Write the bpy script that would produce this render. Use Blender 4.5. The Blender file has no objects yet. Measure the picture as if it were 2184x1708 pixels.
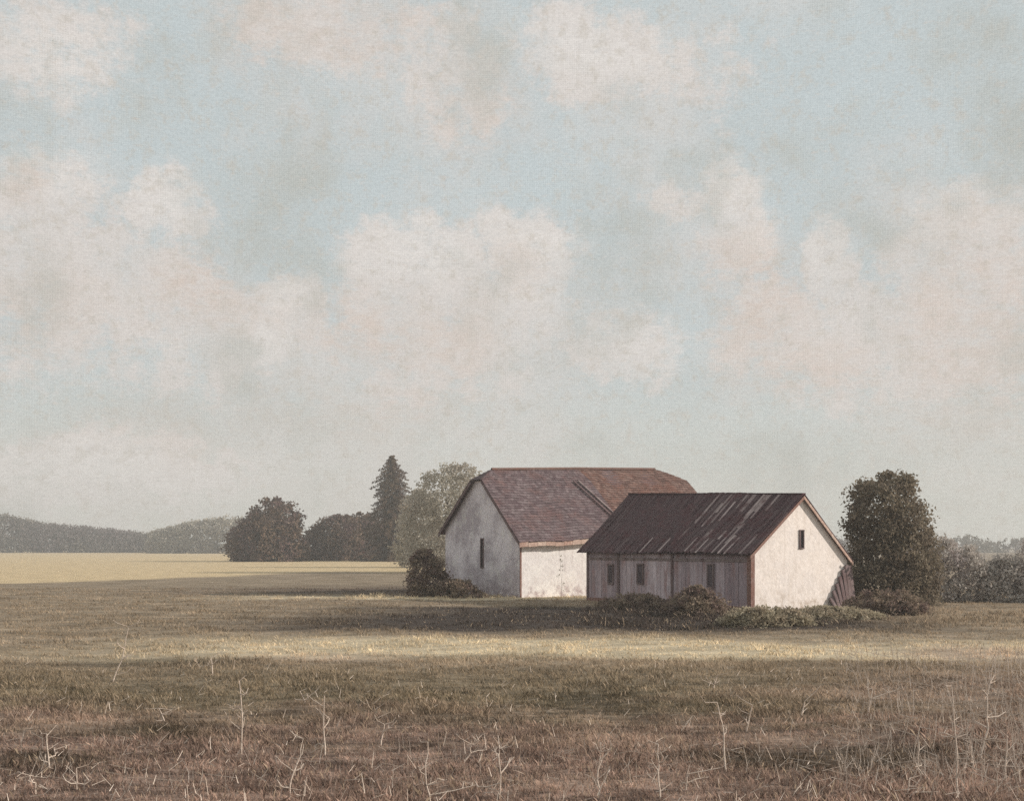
import bpy, math, random
import numpy as np
from mathutils import Vector

SC = bpy.context.scene
COL = SC.collection
rng = np.random.default_rng(11)
random.seed(5)
R = math.radians

# ------------------------------------------------------------------ camera
EYE = 2.7
LENS, SENS = 40.0, 36.0
cam = bpy.data.cameras.new('camera')
cam.lens = LENS; cam.sensor_width = SENS; cam.sensor_fit = 'HORIZONTAL'
cam.shift_y = 312 / 2184
cam.clip_start = 0.1; cam.clip_end = 6000
cam_o = bpy.data.objects.new('camera', cam)
cam_o.location = (0, 0, EYE); cam_o.rotation_euler = (R(90), 0, 0)
COL.objects.link(cam_o); SC.camera = cam_o

# ------------------------------------------------------------------ light
SUN_DIR = Vector((1.0, -0.02, 0)).normalized()
SUN_EL = R(23)
sv = Vector((SUN_DIR.x * math.cos(SUN_EL), SUN_DIR.y * math.cos(SUN_EL), math.sin(SUN_EL)))
sun = bpy.data.lights.new('sun', 'SUN')
sun.energy = 4.5; sun.angle = R(0.6); sun.color = (1.0, 0.93, 0.84)
sun_o = bpy.data.objects.new('sun', sun)
sun_o.rotation_euler = (-sv).to_track_quat('-Z', 'Y').to_euler()
COL.objects.link(sun_o)
SC.view_settings.view_transform = 'Standard'
SC.view_settings.look = 'None'
SC.view_settings.exposure = 0.0
SC.view_settings.gamma = 1.0
SC.cycles.use_denoising = False

# photograph pixel (2184 wide copy) -> angles / points
F = 2184 * LENS / SENS
def gdepth(py): return F * EYE / (py - 1166.0)
def at(px, py, d): return Vector(((px - 1092) / F * d, d, EYE + (1166 - py) / F * d))
def lin(r, g, b):
    f = lambda c: (c / 255 / 12.92) if c / 255 <= .04045 else ((c / 255 + .055) / 1.055) ** 2.4
    return (f(r), f(g), f(b))

# ------------------------------------------------------------------ node helper
class NT:
    def __init__(s, tree): s.t = tree; s.n = tree.nodes; s.l = tree.links
    def new(s, typ, **kw):
        n = s.n.new(typ)
        for k, v in kw.items(): setattr(n, k, v)
        return n
    def put(s, sock, v):
        if isinstance(v, bpy.types.NodeSocket): s.l.new(v, sock)
        elif v is not None:
            if sock.type == 'RGBA' and len(v) == 3: v = (*v, 1)
            sock.default_value = v
    def m(s, op, a, b=None, c=None, clamp=False):
        n = s.new('ShaderNodeMath', operation=op, use_clamp=clamp)
        for i, v in enumerate((a, b, c)):
            if v is not None: s.put(n.inputs[i], v)
        return n.outputs[0]
    def vm(s, op, a, b=None):
        n = s.new('ShaderNodeVectorMath', operation=op)
        s.put(n.inputs[0], a)
        if b is not None: s.put(n.inputs[1], b)
        return n.outputs['Value'] if op in ('LENGTH', 'DOT_PRODUCT') else n.outputs[0]
    def xyz(s, v):
        n = s.new('ShaderNodeSeparateXYZ'); s.put(n.inputs[0], v); return n.outputs
    def comb(s, x, y, z):
        n = s.new('ShaderNodeCombineXYZ')
        for i, v in enumerate((x, y, z)): s.put(n.inputs[i], v)
        return n.outputs[0]
    def noise(s, vec, scale, detail=3, rough=.55, col=False):
        n = s.new('ShaderNodeTexNoise'); s.put(n.inputs['Vector'], vec)
        n.inputs['Scale'].default_value = scale; n.inputs['Detail'].default_value = detail
        n.inputs['Roughness'].default_value = rough
        return n.outputs['Color' if col else 'Fac']
    def ss(s, v, a, b, lo=0., hi=1.):
        n = s.new('ShaderNodeMapRange', interpolation_type='SMOOTHSTEP')
        s.put(n.inputs[0], v)
        for i, x in enumerate((a, b, lo, hi)): s.put(n.inputs[i + 1], x)
        return n.outputs[0]
    def mix(s, f, a, b, mode='MIX'):
        n = s.new('ShaderNodeMix', data_type='RGBA', blend_type=mode)
        s.put(n.inputs[0], f); s.put(n.inputs[6], a); s.put(n.inputs[7], b)
        return n.outputs[2]
    def scale(s, v, f): 
        n = s.new('ShaderNodeVectorMath', operation='SCALE'); s.put(n.inputs[0], v); s.put(n.inputs[3], f); return n.outputs[0]

# ------------------------------------------------------------------ world: sky with banks of soft cloud
W = bpy.data.worlds.new('World'); SC.world = W; W.use_nodes = True
t = NT(W.node_tree); t.n.clear()
out = t.new('ShaderNodeOutputWorld'); bg = t.new('ShaderNodeBackground'); bg.inputs[1].default_value = 0.1
t.l.new(bg.outputs[0], out.inputs[0])
sky = t.new('ShaderNodeTexSky', sky_type='NISHITA'); sky.sun_disc = False
sky.sun_elevation = SUN_EL; sky.sun_rotation = math.atan2(SUN_DIR.x, SUN_DIR.y)
tc = t.new('ShaderNodeTexCoord')
dirv = tc.outputs['Generated']
dx, dy, dz = t.xyz(dirv)
az = t.m('ARCTAN2', dx, dy)
el = t.m('ARCSINE', dz)
flat = t.comb(az, el, 0.0)
w1 = t.vm('SUBTRACT', t.noise(dirv, 9, 4, .6, True), (.5, .5, .5))
w2 = t.vm('SUBTRACT', t.noise(dirv, 45, 3, .6, True), (.5, .5, .5))
warped = t.vm('ADD', flat, t.vm('ADD', t.scale(w1, .085), t.scale(w2, .022)))
def sky_pos(px, py):
    u, v = (px - 1092) / F, (1166 - py) / F
    return math.atan2(u, 1), math.atan2(v, math.hypot(u, 1))
def puffs(lst, soft=.35):
    tot = None
    for (px, py, rx, ry, k) in lst:
        a, e = sky_pos(px, py)
        d = t.vm('SUBTRACT', warped, (a, e, 0))
        d = t.vm('MULTIPLY', d, (F / rx, F / ry, 0))
        v = t.ss(t.vm('LENGTH', d), 1.45, soft, 0., k)
        tot = v if tot is None else t.m('MAXIMUM', tot, v)
    return tot
WHITE = [(100, 440, 150, 120, .8), (340, 430, 100, 60, .75), (200, 600, 270, 140, .85), (370, 610, 90, 80, 1), (520, 720, 260, 120, .85),
         (600, 660, 110, 80, 1), (270, 760, 350, 120, .6), (900, 590, 190, 110, .9), (1130, 530, 130, 100, 1), (1010, 700, 310, 150, .85),
         (1150, 620, 105, 120, 1), (1340, 740, 130, 100, .8), (1000, 820, 330, 90, .6), (1565, 430, 62, 110, .85), (1460, 420, 90, 60, .6),
         (1560, 520, 90, 80, .9), (1640, 690, 140, 120, .8), (1785, 570, 75, 90, .9), (1830, 700, 170, 110, .85), (2060, 560, 150, 170, .8),
         (2020, 740, 230, 140, .8), (1850, 820, 280, 80, .5), (700, 60, 270, 100, .75), (960, 180, 130, 150, .65), (1270, 130, 210, 120, .85),
         (100, 70, 190, 130, .6), (1480, 150, 160, 110, .6), (230, 1010, 330, 90, .75)]
PINK = [(400, 610, 90, 90, .8), (470, 670, 160, 70, .55), (100, 660, 150, 90, .5), (820, 720, 160, 90, .7), (980, 740, 90, 110, .6), (1100, 560, 90, 70, .45),
        (1620, 650, 100, 150, .75), (1700, 780, 190, 60, .6), (2080, 700, 160, 230, .65), (560, 60, 120, 100, .6), (760, 50, 160, 80, .6), (1000, 230, 110, 90, .4),
        (50, 400, 50, 50, .7), (1530, 560, 60, 40, .6), (760, 880, 300, 60, .4), (300, 930, 200, 60, .35), (2060, 880, 200, 80, .5)]
GREY = [(1340, 560, 110, 140, .7), (560, 470, 150, 150, .55), (1900, 460, 160, 130, .5), (2150, 310, 90, 120, 1), (2100, 100, 120, 140, .55), (1760, 300, 140, 80, .3),
        (640, 300, 260, 90, .25), (480, 900, 300, 60, .35), (1700, 980, 420, 70, .3)]
cl_w, cl_p, cl_g = puffs(WHITE), puffs(PINK, .3), puffs(GREY, .2)
rag = t.noise(dirv, 34, 6, .72)
rag2 = t.noise(t.comb(t.m('MULTIPLY', az, 60), t.m('MULTIPLY', el, 130), 7.0), 1.0, 5, .7)
cl_w = t.ss(t.m('ADD', cl_w, t.m('ADD', t.m('MULTIPLY', t.m('SUBTRACT', rag, .5), 1.5), t.m('MULTIPLY', t.m('SUBTRACT', rag2, .5), .7))), .22, .72)
cl_w = t.m('MULTIPLY', cl_w, t.ss(t.noise(dirv, 17, 5, .65), .25, .6, .6, 1.))
veil = t.m('MULTIPLY', t.ss(t.noise(dirv, 6.5, 5, .62), .42, .68), .6)
cl_w = t.m('MAXIMUM', cl_w, veil)
mott = t.noise(dirv, 28, 5, .65)
HIGH = [(1130, 500, 120, 60, 1), (900, 550, 160, 55, .8), (1565, 390, 58, 70, .9), (340, 415, 90, 50, .9), (590, 640, 70, 45, 1), (1790, 530, 65, 50, .8), (110, 370, 120, 60, .7),
        (570, 750, 65, 70, .8), (1400, 720, 110, 60, .6), (1270, 100, 170, 70, .8), (220, 1020, 300, 70, .9), (1620, 490, 50, 60, .7), (2040, 450, 110, 60, .5), (120, 90, 120, 80, .6), (1130, 600, 90, 60, .6)]
cl_h = puffs(HIGH, .2)
mott2 = t.noise(dirv, 95, 4, .7)
streak = t.noise(t.comb(t.m('MULTIPLY', az, 160), t.m('MULTIPLY', el, 620), 0.0), 1.0, 3, .7)
grain = t.noise(t.comb(t.m('MULTIPLY', az, 400), t.m('MULTIPLY', el, 520), 3.0), 1.0, 2, .8)
K10 = lambda r, g, b: tuple(c * 10 for c in lin(r, g, b))
blue = t.mix(.95, sky.outputs[0], K10(193, 202, 203))
low = t.mix(t.ss(el, .0, .20), K10(203, 203, 194), blue)
c = t.mix(cl_w, low, K10(213, 207, 202))
c = t.mix(t.m('MULTIPLY', cl_h, t.ss(rag2, .3, .6)), c, K10(222, 217, 212))
c = t.mix(t.m('MULTIPLY', t.m('MULTIPLY', cl_p, t.ss(t.m('ADD', t.m('MULTIPLY', mott, .5), t.m('MULTIPLY', rag2, .5)), .36, .62)), .8), c, K10(206, 186, 172))
c = t.mix(t.m('MULTIPLY', cl_g, t.ss(mott, .25, .7)), c, K10(177, 180, 175))
c = t.mix(t.m('MULTIPLY', t.ss(mott2, .48, .72), .5), c, K10(190, 182, 170))
c = t.mix(t.m('MULTIPLY', t.ss(t.noise(dirv, 14, 4, .6), .5, .75), .6), c, K10(178, 179, 172))
c = t.mix(t.m('MULTIPLY', t.ss(t.noise(t.comb(t.m('MULTIPLY', az, 90), t.m('MULTIPLY', el, 200), 5.0), 1.0, 4, .7), .55, .75), .45), c, K10(205, 192, 180))
val = t.m('ADD', t.m('ADD', t.m('MULTIPLY', streak, .26), t.m('MULTIPLY', grain, .44)), t.m('ADD', t.m('MULTIPLY', mott, .12), .635))
ka = 2 * math.pi / (9.5 / F)
wv = t.m('MULTIPLY', t.m('SINE', t.m('MULTIPLY', t.m('ADD', az, t.m('MULTIPLY', el, 1.25)), ka)), t.m('SINE', t.m('MULTIPLY', t.m('SUBTRACT', az, t.m('MULTIPLY', el, 1.25)), ka)))
val = t.m('ADD', val, t.m('MULTIPLY', wv, t.ss(mott, .4, .65, .02, .075)))
fleck = t.noise(t.comb(t.m('MULTIPLY', az, 190), t.m('MULTIPLY', el, 330), 9.0), 1.0, 4, .75)
val = t.m('SUBTRACT', val, t.m('MULTIPLY', t.ss(fleck, .62, .74), .10))
c = t.scale(c, val)
t.l.new(c, bg.inputs[0])

# ------------------------------------------------------------------ mesh helpers
def tag(o, label=None, cat=None, group=None, kind=None):
    if label: o['label'] = label
    if cat: o['category'] = cat
    if group: o['group'] = group
    if kind: o['kind'] = kind
    return o
def empty(name, loc=(0, 0, 0), rz=0):
    o = bpy.data.objects.new(name, None); o.empty_display_size = .3
    o.location = loc; o.rotation_euler = (0, 0, rz); COL.objects.link(o); return o
def link_mesh(name, me, mat, parent=None, world=True):
    o = bpy.data.objects.new(name, me); COL.objects.link(o)
    if mat: me.materials.append(mat)
    if parent:
        o.parent = parent
        if world: o.matrix_parent_inverse = parent_inv(parent)
    return o
def parent_inv(p):
    from mathutils import Matrix, Euler
    m = Matrix.Translation(p.location) @ p.rotation_euler.to_matrix().to_4x4()
    if p.parent: return (m).inverted() @ parent_inv(p.parent)
    return m.inverted()

class MB:
    """collects faces with a tint value each; build() links them as one mesh"""
    def __init__(s): s.v = []; s.f = []; s.t = []
    def poly(s, pts, tint=.5):
        b = len(s.v); s.v += [tuple(p) for p in pts]; s.f.append(tuple(range(b, b + len(pts)))); s.t.append(tint)
    def hexa(s, p, tint=.5):      # 8 points: bottom loop 0-3, top loop 4-7
        b = len(s.v); s.v += [tuple(q) for q in p]
        for q in ((3, 2, 1, 0), (4, 5, 6, 7), (0, 1, 5, 4), (1, 2, 6, 5), (2, 3, 7, 6), (3, 0, 4, 7)):
            s.f.append(tuple(b + i for i in q)); s.t.append(tint)
    def box(s, o, u, v, w, tint=.5):   # corner o and three edge vectors
        o, u, v, w = map(Vector, (o, u, v, w))
        s.hexa([o, o + u, o + u + v, o + v, o + w, o + u + w, o + u + v + w, o + v + w], tint)
    def tube(s, pts, rad, n=7, tint=.5):
        b = len(s.v); pts = [Vector(p) for p in pts]
        for i, p in enumerate(pts):
            d = (pts[min(i + 1, len(pts) - 1)] - pts[max(i - 1, 0)]).normalized()
            a = d.cross(Vector((.31, .9, .2))).normalized(); c2 = d.cross(a)
            for k in range(n):
                th = 2 * math.pi * k / n
                s.v.append(tuple(p + (a * math.cos(th) + c2 * math.sin(th)) * rad[i]))
        for i in range(len(pts) - 1):
            for k in range(n):
                k2 = (k + 1) % n
                s.f.append((b + i * n + k, b + i * n + k2, b + (i + 1) * n + k2, b + (i + 1) * n + k)); s.t.append(tint)
        s.f.append(tuple(b + (len(pts) - 1) * n + k for k in range(n))); s.t.append(tint)
    def build(s, name, mat, parent=None, smooth=False):
        me = bpy.data.meshes.new(name); me.from_pydata(s.v, [], s.f)
        a = me.attributes.new('tint', 'FLOAT', 'FACE'); a.data.foreach_set('value', np.array(s.t, dtype=np.float32))
        if smooth: me.polygons.foreach_set('use_smooth', [True] * len(me.polygons))
        me.update()
        return link_mesh(name, me, mat, parent)

def quads_mesh(name, V, tint):
    """V: (n,4,3) corners"""
    n = len(V); me = bpy.data.meshes.new(name)
    me.vertices.add(n * 4); me.vertices.foreach_set('co', np.ascontiguousarray(V, dtype=np.float32).ravel())
    me.loops.add(n * 4); me.loops.foreach_set('vertex_index', np.arange(n * 4, dtype=np.int32))
    me.polygons.add(n); me.polygons.foreach_set('loop_start', np.arange(0, n * 4, 4, dtype=np.int32))
    me.update(calc_edges=True)
    a = me.attributes.new('tint', 'FLOAT', 'FACE'); a.data.foreach_set('value', np.asarray(tint, dtype=np.float32))
    return me

# ------------------------------------------------------------------ materials
def new_mat(name):
    m = bpy.data.materials.new(name); m.use_nodes = True
    t = NT(m.node_tree); t.n.clear()
    o = t.new('ShaderNodeOutputMaterial'); b = t.new('ShaderNodeBsdfPrincipled')
    b.inputs['Roughness'].default_value = .9; b.inputs['Specular IOR Level'].default_value = .15
    t.l.new(b.outputs[0], o.inputs[0])
    return m, t, b, o
def coords(t): return t.new('ShaderNodeTexCoord').outputs['Object']
def tint(t):
    return t.new('ShaderNodeAttribute', attribute_name='tint').outputs['Fac']
def bump(t, b, h, dist, strength=1.):
    n = t.new('ShaderNodeBump'); n.inputs['Strength'].default_value = strength; n.inputs['Distance'].default_value = dist
    t.put(n.inputs['Height'], h); t.l.new(n.outputs[0], b.inputs['Normal'])

def leaf_mat(name, ca, cb, cc, nscale=1.2):
    m, t, b, o = new_mat(name)
    p = t.new('ShaderNodeNewGeometry').outputs['Position']
    c = t.mix(tint(t), ca, cb)
    c = t.mix(t.ss(t.noise(p, nscale, 2), .42, .66), c, cc)
    t.l.new(c, b.inputs['Base Color'])
    tr = t.new('ShaderNodeBsdfTranslucent'); t.l.new(c, tr.inputs[0])
    mx = t.new('ShaderNodeMixShader'); mx.inputs[0].default_value = .35
    t.l.new(b.outputs[0], mx.inputs[1]); t.l.new(tr.outputs[0], mx.inputs[2]); t.l.new(mx.outputs[0], o.inputs[0])
    return m
def plain_mat(name, ca, cb, cc, nscale=3., streakv=(1, 1, 1), bmp=.01):
    m, t, b, o = new_mat(name)
    p = t.vm('MULTIPLY', coords(t), streakv)
    c = t.mix(tint(t), ca, cb)
    c = t.mix(t.ss(t.noise(p, nscale, 4, .65), .45, .7), c, cc)
    n2 = t.noise(p, nscale * 4, 3, .7)
    c = t.scale(c, t.ss(n2, .25, .75, .78, 1.22))
    t.l.new(c, b.inputs['Base Color']); bump(t, b, n2, bmp)
    return m
def limewash(name, ca, cb, stain):
    m, t, b, o = new_mat(name)
    p = coords(t); z = t.xyz(p)[2]
    c = t.mix(t.ss(t.noise(p, .7, 4, .6), .35, .7), ca, cb)
    rise = t.ss(z, 1.1, .0)
    dirt = t.m('MULTIPLY', t.ss(t.noise(p, 2.2, 5, .7), .42, .66), t.m('ADD', t.m('MULTIPLY', rise, .75), .16))
    c = t.mix(dirt, c, stain)
    spk = t.ss(t.noise(p, 11, 3, .75), .63, .74)
    c = t.mix(t.m('MULTIPLY', spk, .45), c, lin(120, 98, 84))
    run = t.noise(t.vm('MULTIPLY', p, (5, 5, .5)), 1.0, 4, .6)
    c = t.mix(t.m('MULTIPLY', t.ss(run, .5, .74), .26), c, stain)
    c = t.scale(c, t.ss(t.noise(p, 6.5, 3, .75), .25, .75, .90, 1.08))
    t.l.new(c, b.inputs['Base Color']); bump(t, b, t.noise(p, 5, 6, .75), .022)
    return m
M = {}
M['lime_cream'] = limewash('lime_cream', (.89, .80, .745), (.83, .75, .71), (.50, .40, .32))
M['lime_white'] = limewash('lime_white', (.91, .87, .84), (.83, .78, .77), (.42, .33, .33))
m, t, b, o = new_mat('shaded_gable')  # left gable: its mauve shade is mixed into the plaster colour
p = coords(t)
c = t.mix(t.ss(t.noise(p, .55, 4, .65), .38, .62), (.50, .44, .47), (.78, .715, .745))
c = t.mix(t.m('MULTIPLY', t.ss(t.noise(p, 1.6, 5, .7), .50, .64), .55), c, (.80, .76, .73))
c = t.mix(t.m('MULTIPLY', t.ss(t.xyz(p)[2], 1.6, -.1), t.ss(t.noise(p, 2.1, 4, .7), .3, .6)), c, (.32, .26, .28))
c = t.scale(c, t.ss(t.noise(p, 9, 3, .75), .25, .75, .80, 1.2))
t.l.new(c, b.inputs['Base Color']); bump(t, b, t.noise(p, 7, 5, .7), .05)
M['shaded_gable'] = m
M['roof_mauve'] = plain_mat('roof_mauve', (.120, .082, .088), (.225, .175, .178), (.165, .098, .094), .8)
M['roof_rust'] = plain_mat('roof_rust', (.125, .072, .062), (.255, .165, .140), (.180, .088, .068), .9)
M['roof_dark'] = plain_mat('roof_dark', (.060, .033, .039), (.52, .42, .40), (.096, .046, .050), 1.4)
M['boards'] = plain_mat('boards', (.26, .195, .215), (.66, .56, .59), (.34, .225, .225), 1.6, (2, 2, .5))
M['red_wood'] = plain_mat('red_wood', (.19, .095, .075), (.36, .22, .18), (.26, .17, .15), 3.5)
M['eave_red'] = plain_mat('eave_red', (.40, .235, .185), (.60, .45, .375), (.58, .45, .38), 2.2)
M['grey_wood'] = plain_mat('grey_wood', (.16, .11, .11), (.30, .24, .23), (.13, .08, .08), 3, (1, 1, .4))
M['dark_pane'] = plain_mat('dark_pane', (.022, .015, .018), (.04, .03, .035), (.03, .02, .02), 3)
M['bark'] = plain_mat('bark', (.07, .05, .036), (.12, .085, .06), (.05, .035, .026), 4, (2, 2, .5))
M['crack_stem'] = plain_mat('crack_stem', (.56, .45, .365), (.74, .62, .53), (.48, .37, .29), 9)  # stalks and straw that stand in for paint cracks
M['leaf_olive'] = leaf_mat('leaf_olive', (.170, .136, .095), (.35, .29, .215), (.20, .158, .118), .9)
M['leaf_spruce'] = leaf_mat('leaf_spruce', (0.118, 0.080, 0.055), (0.225, 0.164, 0.109), (0.129, 0.088, 0.076), .3)
M['leaf_brown'] = leaf_mat('leaf_brown', (0.129, 0.084, 0.063), (0.246, 0.176, 0.126), (0.161, 0.105, 0.101), .3)
M['leaf_pale'] = leaf_mat('leaf_pale', (.40, .365, .30), (.52, .475, .40), (.42, .375, .32), .25)
M['leaf_far'] = leaf_mat('leaf_far', (0.12, 0.105, 0.09), (0.300, 0.263, 0.210), (0.214, 0.179, 0.179), .04)
M['leaf_bush'] = leaf_mat('leaf_bush', (.190, .140, .100), (.36, .28, .21), (.21, .145, .125), 1.6)
M['leaf_sedge'] = leaf_mat('leaf_sedge', (.33, .28, .19), (.50, .43, .32), (.37, .30, .22), 1.2)
M['leaf_hedge'] = leaf_mat('leaf_hedge', (.46, .41, .37), (.60, .55, .50), (.48, .42, .40), .7)

# ground: crops and grasses lie in strips across the plain
def ground_color(t, p):
    x, y, z = t.xyz(p)
    wob = t.noise(t.vm('MULTIPLY', p, (.03, .09, 0)), 1.0, 4, .6)
    wy = t.m('MULTIPLY', t.m('SUBTRACT', wob, .5), 1.0)
    ly = t.m('ADD', t.m('LOGARITHM', y, math.e), t.m('MULTIPLY', wy, .35))   # strips measured on the log of distance north
    L = lambda d: math.log(d)
    n1 = t.noise(t.vm('MULTIPLY', p, (.25, .6, 0)), 1.0, 5, .65)
    n2 = t.noise(t.vm('MULTIPLY', p, (1.2, 3.5, 0)), 1.0, 4, .7)
    n3 = t.noise(t.vm('MULTIPLY', p, (5, 14, 0)), 1.0, 3, .75)
    turf = t.mix(t.ss(n1, .35, .65), (.205, .155, .105), (.300, .235, .170))
    straw = t.mix(t.ss(n2, .35, .65), (.62, .475, .29), (.50, .385, .235))
    strawb = t.mix(t.ss(n2, .35, .65), (.57, .475, .335), (.48, .395, .275))
    # ripe field beyond the turf, on the left of the farm
    edge = t.m('ADD', t.m('MULTIPLY', t.ss(x, -40, -18), .38), L(78))
    far = t.ss(ly, edge, t.m('ADD', edge, .10))
    far = t.m('MULTIPLY', far, t.ss(x, 45, 5))
    c = t.mix(far, turf, straw)
    # dry strip in front of the farm
    strip = t.m('MULTIPLY', t.ss(ly, L(26.3), L(28.5)), t.ss(ly, L(35), L(32)))
    xs = t.ss(t.m('ADD', x, t.m('MULTIPLY', wy, 9)), -15, -5)
    strip = t.m('MULTIPLY', strip, xs)
    c = t.mix(t.m('MULTIPLY', strip, .95), c, strawb)
    # sunlit turf between the shade bands, painted pale by the white wall
    lit_gap = t.m('MULTIPLY', t.ss(ly, L(56.3), L(57.6)), t.ss(ly, L(60.5), L(59.5)))
    lit_gap = t.m('MULTIPLY', lit_gap, t.m('MULTIPLY', t.ss(x, -20, -8), t.ss(x, 6, 4)))
    c = t.mix(t.m('MULTIPLY', lit_gap, .95), c, strawb)
    # barn shade painted into the grass colour left of and before the farm
    shade_band = t.m('MULTIPLY', t.ss(ly, L(35), L(38)), t.ss(ly, L(55), L(49)))
    shade_band = t.m('MULTIPLY', shade_band, t.m('MULTIPLY', t.ss(t.m('ADD', x, t.m('MULTIPLY', wy, 16)), -13, -2), t.ss(x, 17, 10)))
    c = t.mix(t.m('MULTIPLY', shade_band, .95), c, (.045, .034, .030))
    shade_left = t.m('MULTIPLY', t.ss(ly, L(61.5), L(64)), t.ss(ly, L(84), L(74)))  # the big barn's shade deepened in the turf colour
    shade_left = t.m('MULTIPLY', shade_left, t.m('MULTIPLY', t.ss(t.m('ADD', x, t.m('MULTIPLY', wy, 22)), -26, -10), t.ss(x, 1, -1)))
    c = t.mix(t.m('MULTIPLY', shade_left, .8), c, (.085, .062, .052))
    # near ground: olive to the left, earth brown with bare soil to the front and right
    near = t.ss(ly, L(27), L(21))
    brown = t.mix(t.ss(n2, .35, .65), (.132, .088, .069), (.295, .207, .165))
    olive = t.mix(t.ss(n2, .35, .65), (.125, .096, .060), (.235, .184, .126))
    front = t.ss(t.m('ADD', y, t.m('MULTIPLY', t.m('SUBTRACT', n1, .5), 11)), 21.0, 15.0)
    right = t.ss(t.m('ADD', x, t.m('MULTIPLY', t.m('SUBTRACT', n1, .5), 9)), 3, 10)
    nc = t.mix(t.m('MAXIMUM', front, t.m('MULTIPLY', right, .75)), olive, brown)
    c = t.mix(near, c, nc)
    for (px, py, rx, ry, k) in ((300, 1560, 1.3, .9, .75), (1260, 1490, 1.4, 1.9, .65), (1760, 1610, 2.6, 1.3, .7), (110, 1630, 1.0, .8, .6), (330, 1410, 3.5, 1.6, .45),
                                (1950, 1420, 2.0, 1.6, .3)):
        g = at(px, py, gdepth(py))
        d = t.vm('MULTIPLY', t.vm('SUBTRACT', p, (g.x, g.y, 0)), (1 / rx, 1 / ry, 0))
        v = t.ss(t.m('ADD', t.vm('LENGTH', d), t.m('MULTIPLY', t.m('SUBTRACT', n2, .5), 1.4)), 1.2, .3, 0., k)
        c = t.mix(v, c, (.050, .039, .023))
    for (px, py, rx, ry, k) in ((1350, 1575, 1.1, .9, .7), (2080, 1390, 2.4, 2.6, .6), (1800, 1480, 3.2, 1.2, .35), (190, 1550, .9, 1.0, .55), (700, 1400, 2.6, 1.6, .35), (1650, 1570, .8, .5, .5), (1150, 1670, 2.2, .5, .4)):
        g = at(px, py, gdepth(py))
        d = t.vm('MULTIPLY', t.vm('SUBTRACT', p, (g.x, g.y, 0)), (1 / rx, 1 / ry, 0))
        v = t.ss(t.m('ADD', t.vm('LENGTH', d), t.m('MULTIPLY', t.m('SUBTRACT', n2, .5), 1.6)), 1.2, .2, 0., k)
        c = t.mix(v, c, (.40, .29, .225))
    big_n = t.noise(t.vm('MULTIPLY', p, (.5, 1.1, 0)), 1.0, 4, .6)
    c = t.scale(c, t.ss(big_n, .3, .7, .78, 1.22))
    c = t.scale(c, t.m('MULTIPLY', t.ss(n3, .25, .75, .62, 1.38), t.ss(n2, .2, .8, .84, 1.16)))
    return c, n3
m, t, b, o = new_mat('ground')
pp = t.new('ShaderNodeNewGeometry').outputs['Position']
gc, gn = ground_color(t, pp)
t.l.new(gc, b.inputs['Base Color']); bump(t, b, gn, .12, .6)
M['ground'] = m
m, t, b, o = new_mat('grass')
pp = t.new('ShaderNodeNewGeometry').outputs['Position']
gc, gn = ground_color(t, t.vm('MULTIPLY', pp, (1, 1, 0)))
tt = tint(t)
gc = t.scale(gc, t.ss(tt, 0, 1, 1.2, 1.8))
gc = t.mix(t.ss(tt, .90, .96), gc, (.50, .38, .27))
t.l.new(gc, b.inputs['Base Color'])
tr = t.new('ShaderNodeBsdfTranslucent'); t.l.new(gc, tr.inputs[0])
mx = t.new('ShaderNodeMixShader'); mx.inputs[0].default_value = .45
t.l.new(b.outputs[0], mx.inputs[1]); t.l.new(tr.outputs[0], mx.inputs[2]); t.l.new(mx.outputs[0], o.inputs[0])
M['grass'] = m

# ------------------------------------------------------------------ ground sheet
def ground():
    ys = np.concatenate([np.linspace(-30, 0, 6), np.geomspace(2, 2600, 150)])
    xs = np.concatenate([-np.geomspace(60, 1800, 18)[::-1], np.linspace(-55, 55, 90), np.geomspace(60, 1800, 18)])
    X, Y = np.meshgrid(xs, ys)
    Z = .06 * np.sin(X * .31 + 1.3) * np.sin(Y * .27) + .04 * np.sin(X * .9 + Y * .5)
    Z *= np.clip((Y - 3) / 6, 0, 1) * np.clip((46 - Y) / 8, 0, 1)
    nx = len(xs)
    v = np.stack([X, Y, Z], -1).reshape(-1, 3)
    f = [(j * nx + i, j * nx + i + 1, (j + 1) * nx + i + 1, (j + 1) * nx + i) for j in range(len(ys) - 1) for i in range(nx - 1)]
    me = bpy.data.meshes.new('ground'); me.from_pydata(v.tolist(), [], f)
    me.polygons.foreach_set('use_smooth', [True] * len(f))
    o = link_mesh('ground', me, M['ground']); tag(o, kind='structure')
def gz(x, y):
    z = .06 * np.sin(x * .31 + 1.3) * np.sin(y * .27) + .04 * np.sin(x * .9 + y * .5)
    return z * np.clip((y - 3) / 6, 0, 1) * np.clip((46 - y) / 8, 0, 1)
ground()

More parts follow.
